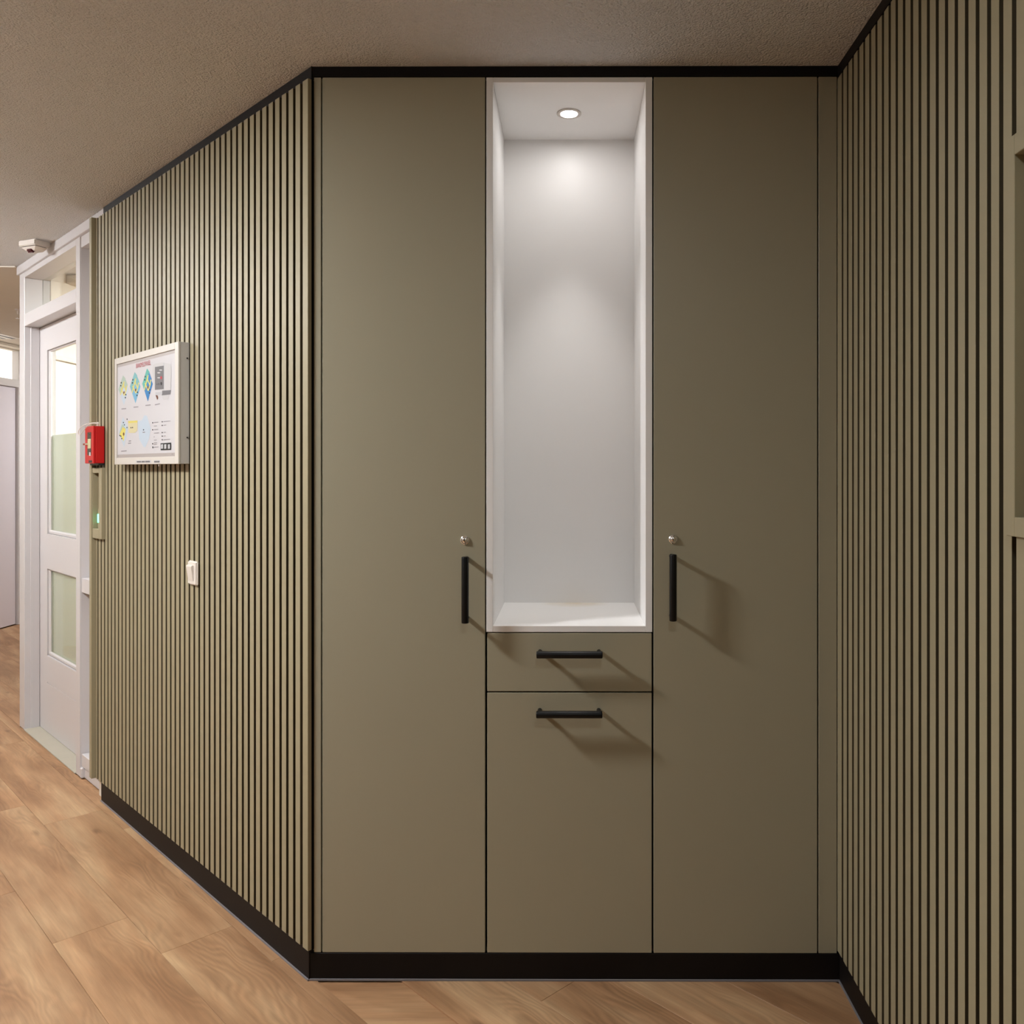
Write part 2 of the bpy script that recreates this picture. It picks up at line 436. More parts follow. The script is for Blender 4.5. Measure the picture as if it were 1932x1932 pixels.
# ceilings: stippled near part, a slightly lower smooth part over the far corridor
ceil = box('ceiling', M['ceiling'], (XL - 0.1, 1.0, YB, YF, CEIL, CEIL + 0.1)); tag(ceil, kind='structure')
c2 = box('ceiling', M['plaster'], (XL, -2.99, CORNER_Y, YF - 0.05, CEIL - 0.007, CEIL - 0.0005)); tag(c2, kind='structure')

# outer walls
tag(box('wall_far', M['plaster'], (XL - 0.1, 1.0, YF, YF + 0.1, 0, CEIL)), kind='structure')
tag(box('wall_rear', M['rearwall'], (XL - 0.1, 1.0, YB - 0.1, YB, 0, CEIL)), kind='structure')
tag(box('wall_corridor', M['plaster'], (-2.95, -2.83, CORNER_Y + 0.06, YF, 0, CEIL)), kind='structure')
tag(box('wall_behind', M['plaster'], (-0.72, 0.95, 2.80, 2.88, 0, CEIL)), kind='structure')

# ---- left wall: plaster slab, black backing, olive slats
B_BACK, B_SLAT, B_BASE = 1.148, 1.137, 1.1427
A_END = -(2.32 + 0.696) * r2                       # right end of the slat wall at the cabinet
Z0, Z1 = 0.085, 2.466
lath_l, _ = hit(M_LEFT, B_SLAT - 0.0165, 168.5); lath_r, _ = hit(M_LEFT, B_SLAT - 0.0165, 172.4)
wl = box('wall_left', M['plaster'], (lath_l + 0.004, A_END - 0.10, B_BACK + 0.010, B_BACK + 0.10, 0, CEIL), M4=M_LEFT)
wl['_b'] = (((lath_l + 0.004) + (A_END - 0.10)) / 2, B_BACK + 0.055, 0.0)
tag(wl, kind='structure')
box('backing_panel', M['felt'], (lath_l + 0.003, A_END, B_BACK, B_BACK + 0.010, Z0, Z1 - 0.002), wl)
gaps = [184.8,191,197.3,203.6,210.1,216.6,223.4,230.3,237.2,244.3,251.4,258.8,266.1,273.6,281.6,289.6,297.2,305.4,313.7,322.3,330.8,339.6,348.5,
        357.6,367,375.8,385.5,395.4,405.2,415.3,425.5,435.7,446.3,457.3,468.6,480,491.6,504.1,516.2,529.3,542.4,555.9,569.9]
ga = [hit(M_LEFT, B_SLAT, p)[0] for p in gaps]      # visible middle of each gap on the slat face
n = len(ga)
# smooth to an even, very slowly varying pitch
def polyfit2(xs, ys):
    S = [sum(x ** k for x in xs) for k in range(5)]; T = [sum(y * x ** k for x, y in zip(xs, ys)) for k in range(3)]
    A = [[S[i + j] for j in range(3)] + [T[i]] for i in range(3)]
    for i in range(3):
        p = A[i][i]; A[i] = [v / p for v in A[i]]
        for j in range(3):
            if j != i: A[j] = [vj - A[j][i] * vi for vj, vi in zip(A[j], A[i])]
    return [A[i][3] for i in range(3)]
xs = [i / n for i in range(n)]
pc = polyfit2(xs, ga)
ga = [pc[0] + pc[1] * x + pc[2] * x * x for x in xs]
GAP_L = 0.0145
NL = (hit(M_LEFT, B_SLAT, 198)[0], lath_r)          # columns taken by the small recessed frame
NLz = (1.108, 1.405)
edges = [lath_r + 0.0] + ga + [None]
M['slatside'] = plain('dark_slat_side', srgb(84, 75, 57), 0.8, spec=0.15)
def slat(parent, x0, x1, y0, y1, z0, z1, last=False):
    # side faces take a darker colour than the front, except on the last slat
    o = box('slat', M['slat'], (x0, x1, y0, y1, z0, z1), parent, bev=0.0006)
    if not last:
        o.data.materials.append(M['slatside'])
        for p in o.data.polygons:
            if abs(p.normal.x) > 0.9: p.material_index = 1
    return o
for i in range(n + 1):
    x0 = (lath_r) if i == 0 else ga[i - 1] + GAP_L * 0.5
    x1 = A_END if i == n else ga[i] - GAP_L * 0.5
    if x1 - x0 < 0.008: continue
    if x0 < NL[0] - 0.004:
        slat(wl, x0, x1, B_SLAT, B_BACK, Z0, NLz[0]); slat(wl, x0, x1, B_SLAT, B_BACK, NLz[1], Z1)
    else:
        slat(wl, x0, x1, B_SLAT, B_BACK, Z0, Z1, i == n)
box('end_lath', M['slat'], (lath_l, lath_r, B_SLAT - 0.0165, B_BACK + 0.008, Z0, Z1 + 0.004), wl, bev=0.001)

# ---- right wall
BR_SLAT, BR_BACK = XR, XR + 0.011
wr = box('wall_right', M['plaster'], (-YF, -YB, BR_BACK + 0.009, BR_BACK + 0.12, 0, CEIL), M4=M_RIGHT)
wr['_b'] = ((-YF - YB) / 2, BR_BACK + 0.0645, 0.0)
tag(wr, kind='structure')
RA0, RA1 = -(D - 0.004), 0.4
box('backing_panel', M['felt'], (RA0, RA1, BR_BACK, BR_BACK + 0.009, Z0, Z1), wr)
gr = [1589.7,1598.8,1608.8,1619.3,1630.2,1641.6,1653.3,1665.4,1678.6,1691.7,1705.3,1720,1735.4,1751.5,1768,1785.3,1803.6,1823.3,1843.8,1865.9,1888.8,1912.9]
gra = [hit(M_RIGHT, BR_SLAT, p)[0] for p in gr]
m_ = len(gra); xs = [i / m_ for i in range(m_)]
pc = polyfit2(xs, gra)
gra = [pc[0] + pc[1] * x + pc[2] * x * x for x in xs]
pitch = gra[-1] - gra[-2]
while gra[-1] < RA1 - 0.05: gra.append(gra[-1] + pitch)
FR_L = hit(M_RIGHT, BR_SLAT - 0.012, 1898)[0]
FR_R = FR_L + 0.33
FRz = (1.29, 1.945)
for i in range(len(gra)):
    x0 = RA0 if i == 0 else gra[i - 1] + GAP_L * 0.5
    x1 = gra[i] - GAP_L * 0.5
    if x1 > FR_L + 0.012 and x0 < FR_R - 0.012:
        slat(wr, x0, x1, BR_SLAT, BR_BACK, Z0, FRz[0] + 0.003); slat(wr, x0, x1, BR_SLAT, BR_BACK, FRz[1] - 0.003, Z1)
    else:
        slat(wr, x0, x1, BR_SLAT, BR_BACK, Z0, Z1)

# ---- black trims at the ceiling and black baseboards with a grey sealant line
def trim(name, M4, b6):
    return tag(box(name, M['black'], b6, M4=M4, bev=0.0008), kind='structure')
tl_l = hit(M_LEFT, B_BACK, 195.3)[0]
trim('trim_1', M_LEFT, (tl_l, A_END + 0.001, B_BACK - 0.001, B_BACK + 0.0095, Z1 + 0.001, CEIL))
trim('trim_2', M_CAB, (hit(M_CAB, 0, 588.5)[0], hit(M_CAB, 0, 1582)[0], -0.001, 0.015, 2.4745, CEIL))
trim('trim_3', M_RIGHT, (RA0, RA1, BR_SLAT + 0.001, BR_BACK + 0.0085, Z1 + 0.004, CEIL))
def baseboard(name, M4, x0, x1, y0, y1, z1):
    o = tag(box(name, M['black'], (x0, x1, y0, y1, 0.0005, z1), M4=M4, bev=0.0008), kind='structure')
    o['_b'] = ((x0 + x1) / 2, (y0 + y1) / 2, 0.0005)
    box('sealant_strip', M['seal'], (x0, x1, y0 - 0.0035, y0, 0.0005, 0.005), o)
    return o
bl_l = hit(M_LEFT, B_BASE, 191)[0]
a_c = hit(M_CAB, 0, 583.8)[0]
baseboard('baseboard_left', M_LEFT, bl_l, -(D - a_c) * r2, B_BASE, B_BACK + 0.009, 0.086)
baseboard('baseboard_front', M_CAB, a_c, hit(M_CAB, 0, 1584.5)[0], 0.0, 0.015, 0.0745)
baseboard('baseboard_right', M_RIGHT, RA0, RA1, BR_SLAT + 0.006, BR_BACK + 0.0085, 0.086)

# ================================================================== the built-in cabinets
def cab(px, py): return hit(M_CAB, 0.0, px, py)
TOP = 2.4725
BOT = 0.0765
def bar_handle(parent, ctr, length, vertical):
    """rounded bar on two posts; ctr = (x, z) of the bar, 35 mm in front of the door"""
    off = -0.042; r = 0.0098; h = length / 2
    bm = bmesh.new()
    def P(t, y): return (ctr[0], y, ctr[1] + t) if vertical else (ctr[0] + t, y, ctr[1])
    bmcyl(bm, P(-h, off), P(h, off), r, seg=24, bev=0.0025, bseg=3)
    hb = auto_smooth(mesh_obj('handle', shift(bm, parent), M['handle'], parent))
    hb['_b'] = tuple(_off(parent))
    hb['label'] = 'matt black bar handle'
    for s in (-1, 1):
        bm = bmesh.new()
        bmcyl(bm, P(s * (h - 0.0085), 0.0), P(s * (h - 0.0085), off), 0.006, seg=16)
        auto_smooth(mesh_obj('handle_post', shift(bm, parent), M['handle'], hb))
    return hb
def cam_lock(parent, x, z):
    bm = bmesh.new()
    T = Matrix.Translation((x, 0, z)) @ Matrix.Rotation(math.radians(90), 4, 'X')
    lathe(bm, [(0.0130, -0.001), (0.0130, 0.0010), (0.0118, 0.0035), (0.0096, 0.0046), (0.0090, 0.0030), (0.0084, 0.0030), (0.0076, 0.0058), (0.0050, 0.0074), (0.0005, 0.0080)], T, 32)
    o = auto_smooth(mesh_obj('lock', shift(bm, parent), M['chrome'], parent), 0.9)
    o['label'] = 'chrome cam lock'; o['_b'] = tuple(_off(parent))
    box('key_slot', M['dark'], (x - 0.0008, x + 0.0008, -0.0088, -0.0070, z - 0.0042, z + 0.0042), o)
def bar_center(px0, px1, py0, py1):
    (x0, z0), (x1, z1) = hit(M_CAB, -0.042, px0, py0), hit(M_CAB, -0.042, px1, py1)
    return ((x0 + x1) / 2, (z0 + z1) / 2), abs(x1 - x0), abs(z1 - z0)
DOOR_T = 0.019; DEPTH = 0.43
def cabinet(px0, px1, label):
    x0, x1 = cab(px0, 900)[0], cab(px1, 900)[0]
    e = empty('tall_cabinet', M_CAB, ((x0 + x1) / 2, DEPTH / 2, BOT), label, 'cabinet')
    box('body', M['carcass'], (x0 - 0.0010, x1 + 0.0010, DOOR_T + 0.0015, DEPTH, BOT, TOP), e)
    d = box('door', M['olive'], (x0, x1, 0, DOOR_T, BOT, TOP), e, bev=0.0009)
    return e, d
e, d = cabinet(608.2, 915.2, 'tall olive cupboard left of the white niche, slatted wall at its left')
c, _, L = bar_center(877.5, 877.5, 1050.5, 1176); bar_handle(d, c, L, True)
x, z = cab(877, 1019); cam_lock(d, x, z)
e, d = cabinet(1233.2, 1541.8, 'tall olive cupboard right of the white niche')
c, _, L = bar_center(1270, 1270, 1046, 1172); bar_handle(d, c, L, True)
x, z = cab(1270, 1017.5); cam_lock(d, x, z)
# fillers
for px0, px1, lb in ((592.3, 605.6, 'narrow olive filler strip between slatted wall and left cupboard'),
                     (1544.6, 1581.2, 'wider olive filler strip between right cupboard and right slatted wall')):
    x0, x1 = cab(px0, 900)[0], cab(px1, 900)[0]
    tag(box('filler_panel', M['olive'], (x0, min(x1, XR - 0.001 if x1 > 0 else x1), 0, DOOR_T, BOT, TOP), M4=M_CAB, bev=0.0008), lb, 'filler panel')
# dark blocking behind the joints at both ends
tag(box('wall_blocking', M['carcass'], (cab(588.5, 900)[0], cab(606.6, 900)[0], DOOR_T + 0.0012, 0.06, BOT, TOP), M4=M_CAB), kind='structure')
tag(box('wall_blocking', M['carcass'], (cab(1543.6, 900)[0], XR, DOOR_T + 0.0012, 0.06, BOT, TOP), M4=M_CAB), kind='structure')
# drawer unit under the niche
x0, x1 = cab(919.2, 1300)[0], cab(1229.6, 1300)[0]
zA, zB, zC, zD = cab(1074, 1194.8)[1], cab(1074, 1304.4)[1], cab(1074, 1307.2)[1], BOT
e = empty('drawer_cabinet', M_CAB, ((x0 + x1) / 2, DEPTH / 2, BOT), 'low olive drawer unit with two fronts below the lit white niche', 'cabinet')
box('body', M['carcass'], (x0 - 0.001, x1 + 0.001, DOOR_T + 0.0015, DEPTH, BOT, zA - 0.001), e)
d1 = box('drawer', M['olive'], (x0, x1, 0, DOOR_T, zB, zA), e, bev=0.0009); d1['label'] = 'shallow top drawer front'
c, L, _ = bar_center(1012, 1137, 1236, 1235); bar_handle(d1, c, L, False)
d2 = box('drawer', M['olive'], (x0, x1, 0, DOOR_T, zD, zC), e, bev=0.0009); d2['label'] = 'tall lower drawer front'
c, L, _ = bar_center(1011.5, 1136.5, 1349, 1347.5); bar_handle(d2, c, L, False)
# white display niche
nx0, nx1 = cab(917.6, 600)[0], cab(1230.6, 600)[0]
nz0, nz1 = cab(1074, 1192.6)[1], TOP - 0.0005
ix0, ix1 = cab(930, 600)[0], cab(1218, 600)[0]
iz0, iz1 = cab(1074, 1181)[1], cab(1074, 155)[1]
ND = 0.406
e = empty('display_niche', M_CAB, ((nx0 + nx1) / 2, DEPTH / 2, nz0), 'tall white open niche with a lit downlight between the two olive cupboards', 'niche')
box('side_panel', M['white'], (nx0, ix0, 0, ND, nz0, nz1), e, bev=0.0006)
box('side_panel', M['white'], (ix1, nx1, 0, ND, nz0, nz1), e, bev=0.0006)
box('top_panel', M['white'], (ix0 + 0.0003, ix1 - 0.0003, 0.0004, ND, iz1, nz1), e, bev=0.0005)
box('bottom_panel', M['stained'], (ix0 + 0.0003, ix1 - 0.0003, 0.0004, ND, nz0, iz0), e, bev=0.0005)
box('back_panel', M['white'], (nx0, nx1, ND, ND + 0.008, nz0, nz1), e)
# downlight in the niche's top
ex, ey = hit(M_CAB, ND * 0.5, 1073.5)[0], ND * 0.5
dl = empty('recessed_downlight', M_CAB, (ex, ey, iz1), 'round glowing downlight in the top of the white niche', 'downlight')
bm = bmesh.new(); lathe(bm, [(0.0365, 0.0), (0.0365, -0.0022), (0.034, -0.0034), (0.0255, -0.0030), (0.0255, 0.0)], seg=36, caps=False)
auto_smooth(mesh_obj('ring', bm, M['satin'], dl))
bm = bmesh.new(); lathe(bm, [(0.0252, -0.0005), (0.0245, -0.0015), (0.0005, -0.0022)], seg=28)
mesh_obj('lens', bm, M['ledwhite'], dl)
sp = bpy.data.lights.new('downlight_beam', 'SPOT'); sp.energy = LAMP_NICHE; sp.color = (1.0, 0.97, 0.95)
sp.spot_size = math.radians(56); sp.spot_blend = 1.0; sp.shadow_soft_size = 0.022
spo = bpy.data.objects.new('downlight_beam', sp); COL.objects.link(spo)
spo.parent = dl; spo.location = (0, 0, -0.026)

# ================================================================== white door with its frame, left of the slats
BD = 1.162                                   # front plane of the frame
BL = BD + 0.0715                             # front plane of the door leaf
def fx(px): return hit(M_LEFT, BD, px)[0]
pl0, pl1 = fx(37), fx(46)
pr0, pr1 = fx(143), fx(151.3)
zt_top, zt_bar1, zt_bar0 = 2.428, 2.231, 2.166
dr = empty('door_1', M_LEFT, ((pl1 + pr0) / 2, BD + 0.05, 0.0), kind='structure')
dr['label'] = 'white glazed door with transom window left of the slatted wall'
FRD = BD + 0.12
box('post', M['paint'], (pl0, pl1, BD, FRD, 0.0, 2.462), dr, bev=0.002)
box('post', M['paint'], (pr0, pr1, BD, FRD, 0.0, 2.462), dr, bev=0.004, seg=2)
box('head', M['paint'], (pl1, pr0, BD + 0.0005, FRD, zt_top, 2.462), dr, bev=0.001)
box('fascia', M['paint'], (pl0 - 0.012, tl_l - 0.0005, BD - 0.012, BD + 0.02, 2.4555, CEIL - 0.001), dr, bev=0.002)
box('transom_bar', M['paint'], (pl1, pr0, BD + 0.0005, FRD, zt_bar0, zt_bar1), dr, bev=0.0015)
box('stop', M['paint'], (pl1, pl1 + 0.008, BD + 0.028, BL - 0.002, 0.0, zt_bar0), dr, bev=0.001)
box('transom_pane', M['glass'], (pl1, pr0, BD + 0.085, BD + 0.089, zt_bar1, zt_top), dr)
# side light: post, rails and white panel that run on behind the slats
sx1 = lath_r + 0.05
zr1, zr0 = hit(M_LEFT, BD + 0.006, 152.5, 1090)[1], hit(M_LEFT, BD + 0.006, 152.5, 1117)[1]
zs1 = hit(M_LEFT, BD + 0.006, 152.5, 1421)[1]
box('side_rail', M['paint'], (pr1, lath_l + 0.003, BD + 0.006, FRD - 0.01, zr0, zr1), dr, bev=0.0015)
box('side_rail', M['paint'], (pr1, lath_l + 0.003, BD + 0.006, FRD - 0.01, 0.05, zs1), dr, bev=0.0015)
box('side_head', M['paint'], (pr1, lath_l + 0.003, BD + 0.004, FRD, 2.405, 2.456), dr, bev=0.0015)
box('side_panel', M['paint'], (pr1, lath_l + 0.003, BD + 0.075, BD + 0.085, 0.05, 2.406), dr)
box('plinth', M['paint'], (pr1 + 0.004, bl_l + 0.001, BD + 0.012, BD + 0.030, 0.0, 0.055), dr, bev=0.003)
box('plinth_block', M['paint'], (pr1 - 0.002, pr1 + 0.022, BD - 0.002, BD + 0.03, 0.0, 0.047), dr, bev=0.004)
# the leaf
lx0, lx1 = pl1 + 0.003, pr0 - 0.003
g0 = hit(M_LEFT, BL, 89.0)[0]; g1 = lx1 - (g0 - lx0)
zu1, zu0, zl1, zl0 = 2.030, 1.056, 0.872, 0.412
LT = 0.04
leaf = empty('leaf_dummy', M_LEFT, (0, 0, 0))
bpy.data.objects.remove(leaf)
bm = bmesh.new()
for b6 in ((lx0, g0, 0.008, 2.162), (g1, lx1, 0.008, 2.162)):
    bmbox(bm, b6[0], b6[1], BL, BL + LT, b6[2], b6[3])
for z0_, z1_ in ((0.008, 0.267), (0.2725, zl0), (zl1, zu0), (zu1, 2.162)):
    bmbox(bm, g0, g1, BL, BL + LT, z0_, z1_)
bmbox(bm, g0, g1, BL + 0.003, BL + LT, 0.2665, 0.273)
leaf = mesh_obj('leaf', shift(bm, dr), M['paint'], dr); leaf['_b'] = tuple(_off(dr))
for z0_, z1_ in ((zu0, zu1), (zl0, zl1)):
    bw = 0.022
    for b6 in ((g0, g0 + bw, z0_, z1_), (g1 - bw, g1, z0_, z1_), (g0, g1, z0_, z0_ + bw), (g0, g1, z1_ - bw * 0.4, z1_)):
        box('glazing_bead', M['paint'], (b6[0], b6[1], BL + 0.006, BL + 0.020, b6[2], b6[3]), leaf, bev=0.006)
    box('pane', M['glass'], (g0, g1, BL + 0.020, BL + 0.024, z0_, z1_), leaf)
zf = hit(M_LEFT, BL + 0.02, 100, 821)[1]
box('frosted_film', M['film'], (g0, g1, BL + 0.0245, BL + 0.0250, zu0, zf), leaf)
box('frosted_film', M['film'], (g0, g1, BL + 0.0245, BL + 0.0250, zl0, zl1), leaf)
box('threshold', M['threshold'], (pl1, pr0, BD - 0.004, BL + LT, 0.0003, 0.006), dr, bev=0.001)
# what stands in the room behind the door
tag(box('trim_4', M['plaster'], (-2.83, -2.76, CORNER_Y + 0.2, YF, CEIL - 0.05, CEIL - 0.001), bev=0.004), kind='structure')
tag(box('trim_5', M['plaster'], (-2.83, -2.72, CORNER_Y + 0.25, YF, CEIL - 0.028, CEIL - 0.0005), bev=0.004), kind='structure')
tag(box('trim_6', M['plaster'], (-2.83, -2.815, CORNER_Y + 0.08, YF, 2.005, 2.03), bev=0.003), kind='structure')

# ================================================================== far corridor: wall with a pale door and a lit transom
def far(px): return -XL * F / (CX - px)      # Y on the wall x = XL
yd0, yd1 = 6.55, far(32.5)
wall_l_parts = ((YB, yd0 - 0.07), (yd1 + 0.07, YF))
for i, (y0, y1) in enumerate(wall_l_parts):
    tag(box('wall_side', M['plaster'], (XL - 0.12, XL, y0, y1, 0, CEIL)), kind='structure')
ztr0 = 2.20
tag(box('wall_side', M['plaster'], (XL - 0.12, XL, yd0 - 0.07, yd1 + 0.07, 2.46, CEIL)), kind='structure')
e = empty('door_2', M_ID, (XL, (yd0 + yd1) / 2, 0), kind='structure')
e['label'] = 'pale lilac door at the end of the corridor'
for y0, y1 in ((yd0 - 0.07, yd0), (yd1, yd1 + 0.07)):
    box('post', M['paint'], (XL - 0.12, XL + 0.012, y0, y1, 0, 2.46), e, bev=0.002)
box('header', M['paint'], (XL - 0.12, XL + 0.014, yd0, yd1, 2.135, ztr0), e, bev=0.002)
box('leaf', M['lilac'], (XL - 0.05, XL - 0.012, yd0 + 0.003, yd1 - 0.003, 0.008, 2.132), e, bev=0.001)
box('transom_pane', M['litpane'], (XL - 0.05, XL - 0.045, yd0, yd1, ztr0, 2.46), e)
tag(box('trim_7', M['plaster'], (XL, XL + 0.10, YB + 0.02, YF - 0.06, CEIL - 0.030, CEIL - 0.008), bev=0.008, seg=2), kind='structure')
v = empty('ceiling_vent', M_ID, (-4.66, 6.92, CEIL - 0.0075), 'small slotted vent in the ceiling above the pale far door', 'vent')
box('plate', M['plastic'], (-4.76, -4.56, 6.70, 7.12, CEIL - 0.011, CEIL - 0.0073), v, bev=0.001)
for k in range(2):
    box('slot', M['dark'], (-4.72 + 0.08 * k, -4.69 + 0.08 * k, 6.72, 7.10, CEIL - 0.0125, CEIL - 0.0108), v)
# small sprinkler head on the corridor ceiling
sx, sy = -3.755, 5.81
s = empty('ceiling_sprinkler', M_ID, (sx, sy, CEIL - 0.007), 'tiny ceiling sprinkler peeking out beside the white door post', 'sprinkler')
bm = bmesh.new(); lathe(bm, [(0.020, 0.0), (0.020, -0.006), (0.009, -0.012), (0.007, -0.035), (0.004, -0.036)], seg=16)
auto_smooth(mesh_obj('body', bm, M['satin'], s))
bm = bmesh.new(); lathe(bm, [(0.003, -0.036), (0.003, -0.058), (0.014, -0.060), (0.014, -0.063), (0.002, -0.064)], seg=16)
auto_smooth(mesh_obj('deflector', bm, M['chrome'], s))

# ================================================================== things on the walls and the ceiling
# motion sensor / alarm on the ceiling in front of the door
dx, dy = (65 - CX) / F * 4.11, 4.11
md = empty('ceiling_detector', M_ID, (dx, dy, CEIL), 'white ceiling alarm box with dark red lens above the glazed door', 'detector')
rz = Matrix.Rotation(math.radians(-22), 4, 'Z')
bm = bmesh.new(); bmbox(bm, -0.058, 0.058, -0.04, 0.04, -0.028, 0.0, 0.004, 2); bmesh.ops.transform(bm, matrix=rz, verts=bm.verts)
mesh_obj('base', bm, M['plastic'], md)
bm = bmesh.new()
t_ = [(-0.050, -0.032), (0.050, -0.032), (0.050, 0.032), (-0.050, 0.032)]; u_ = [(-0.022, -0.022), (0.03, -0.022), (0.03, 0.02), (-0.022, 0.02)]
va = [bm.verts.new((x, y, -0.031)) for x, y in t_]; vb = [bm.verts.new((x, y, -0.050)) for x, y in u_]
for i in range(4): bm.faces.new((va[i], va[(i + 1) % 4], vb[(i + 1) % 4], vb[i]))
bm.faces.new(va[::-1]); bm.faces.new(vb); bmesh.ops.transform(bm, matrix=rz, verts=bm.verts)
mesh_obj('cover', bm, M['plastic'], md)
bm = bmesh.new(); bmbox(bm, -0.046, 0.046, -0.028, 0.028, -0.0312, -0.0275); bmesh.ops.transform(bm, matrix=rz, verts=bm.verts)
mesh_obj('gasket', bm, M['dark'], md)
bm = bmesh.new(); bmbox(bm, -0.018, 0.022, -0.030, -0.008, -0.058, -0.036, 0.006, 2); bmesh.ops.transform(bm, matrix=rz, verts=bm.verts)
mesh_obj('lens', bm, M['darkred'], md)

# ---- information panel
qa1 = hit(M_LEFT, B_SLAT, 357.7)[0]
QB = depth_at(M_LEFT, qa1, 336.2)
qa0 = hit(M_LEFT, QB, 216.2)[0]
qz1, qz0 = hit(M_LEFT, QB, 336.2, 643.9)[1], hit(M_LEFT, QB, 336.2, 875.4)[1]
pn = empty('information_panel', M_LEFT, ((qa0 + qa1) / 2, QB + 0.02, qz0), 'white framed board with coloured floor plans on the slatted wall', 'panel')
box('case', M['panelgrey'], (qa0 + 0.0005, qa1 - 0.0005, QB + 0.006, B_SLAT - 0.0002, qz0 + 0.0005, qz1 - 0.0005), pn, bev=0.001)
FW = 0.034
for nm, b6 in (('frame_stile', (qa0, qa0 + FW * 0.62, qz0, qz1)), ('frame_stile', (qa1 - FW * 0.9, qa1, qz0, qz1)),
               ('frame_rail', (qa0 + FW * 0.62, qa1 - FW * 0.9, qz0, qz0 + 0.026)), ('frame_rail', (qa0 + FW * 0.62, qa1 - FW * 0.9, qz1 - 0.024, qz1))):
    box(nm, M['panelwhite'], (b6[0], b6[1], QB, QB + 0.0075, b6[2], b6[3]), pn, bev=0.0012)
ib = (qa0 + FW * 0.62, qa1 - FW * 0.9, qz0 + 0.026, qz1 - 0.024)
box('bezel', M['recess'], (ib[0], ib[1], QB + 0.0035, QB + 0.0065, ib[2], ib[3]), pn)
SB = QB + 0.003
sh = box('sheet', M['paper'], (ib[0] + 0.006, ib[1] - 0.007, SB, SB + 0.0006, ib[2] + 0.013, ib[3] - 0.012), pn)
_layer = [0]
def pr(name, col, pts, src=None):
    """flat print on the sheet from photo pixels"""
    _layer[0] += 1
    y = SB - 0.00002 - 0.000012 * _layer[0]
    q = [hit(M_LEFT, SB, *p) for p in pts]
    bm = bmesh.new(); bm.faces.new([bm.verts.new((a, y, z)) for a, z in q])
    return mesh_obj(name, shift(bm, sh), INK[col], sh)
def Z5(x, y): return (200 + x / 6.9, 620 + y / 6.9)
def P5(name, col, *pts): return pr(name, col, [Z5(x, y) for x, y in pts])
def stroke(name, col, a, b, wdt):
    d = Vector((b[0] - a[0], b[1] - a[1])); nrm = Vector((-d.y, d.x)).normalized() * wdt / 2
    return P5(name, col, (a[0] + nrm.x, a[1] + nrm.y), (b[0] + nrm.x, b[1] + nrm.y), (b[0] - nrm.x, b[1] - nrm.y), (a[0] - nrm.x, a[1] - nrm.y))
def dot(cx, cy, w=16, h=24, col='black'):
    P5('plan_mark', col, *[(cx + w / 2 * math.cos(a * math.pi / 4), cy + h / 2 * math.sin(a * math.pi / 4)) for a in range(8)])
def bars(name, col, x0, y0, x1, y1, th):
    P5(name, col, (x0, y0 - th / 2), (x1, y1 - th / 2), (x1, y1 + th / 2), (x0, y0 + th / 2))
# three isometric floor plans
for ox, oy, c1, c2, c3 in ((0, 0, 'sage', 'pale', 'sage'), (152, -34, 'teal', 'sky', 'teal'), (313, -70, 'green', 'blue', 'blue')):
    s_ = 1.0 + ox / 3000
    def Q(x, y): return (x + ox, 800 + (y - 800) * s_ + oy)
    P5('floor_plan', c2, Q(160, 790), Q(232, 640), Q(298, 790), Q(233, 997))
    P5('floor_plan', c1, Q(160, 790), Q(222, 608), Q(255, 650), Q(235, 760), Q(188, 862))
    P5('floor_plan', c3, Q(228, 720), Q(250, 650), Q(285, 735), Q(262, 800))
    for a, b in (((188, 865), (236, 688)), ((236, 690), (228, 735)), ((226, 735), (262, 808)), ((262, 808), (272, 740)), ((196, 780), (238, 872)), ((238, 872), (262, 805))):
        stroke('plan_corridor', 'yellow', Q(*a), Q(*b), 12)
    P5('plan_mark', 'brown', Q(224, 832), Q(236, 808), Q(244, 830), Q(232, 856))
    for mx_, my_ in ((199, 705), (193, 743), (259, 860), (253, 898)):
        q = Q(mx_, my_); dot(q[0], q[1])
# ground floor plan, annex and site
P5('floor_plan', 'pale', (168, 1360), (222, 1150), (290, 1290), (238, 1548))
P5('floor_plan', 'sage', (172, 1370), (212, 1240), (262, 1300), (232, 1465))
P5('floor_plan', 'yellow', (180, 1375), (222, 1280), (258, 1310), (250, 1360), (232, 1470))
P5('floor_plan', 'cream', (290, 1205), (412, 1195), (408, 1330), (378, 1358), (296, 1358))
P5('plan_corridor', 'yellow', (290, 1203), (412, 1196), (410, 1222), (292, 1230))
P5('floor_plan', 'pale', (415, 1210), (470, 1190), (500, 1128), (535, 1135), (560, 1220), (585, 1300), (560, 1440), (515, 1545), (490, 1540), (435, 1440))
P5('plan_mark', 'brown', (220, 1372), (232, 1345), (244, 1372), (232, 1402))
for x, y in ((277, 1180), (229, 1223), (241, 1253), (275, 1288), (182, 1392), (196, 1400), (208, 1432), (491, 1318), (328, 1290), (348, 1288)): dot(x, y, 14, 20)
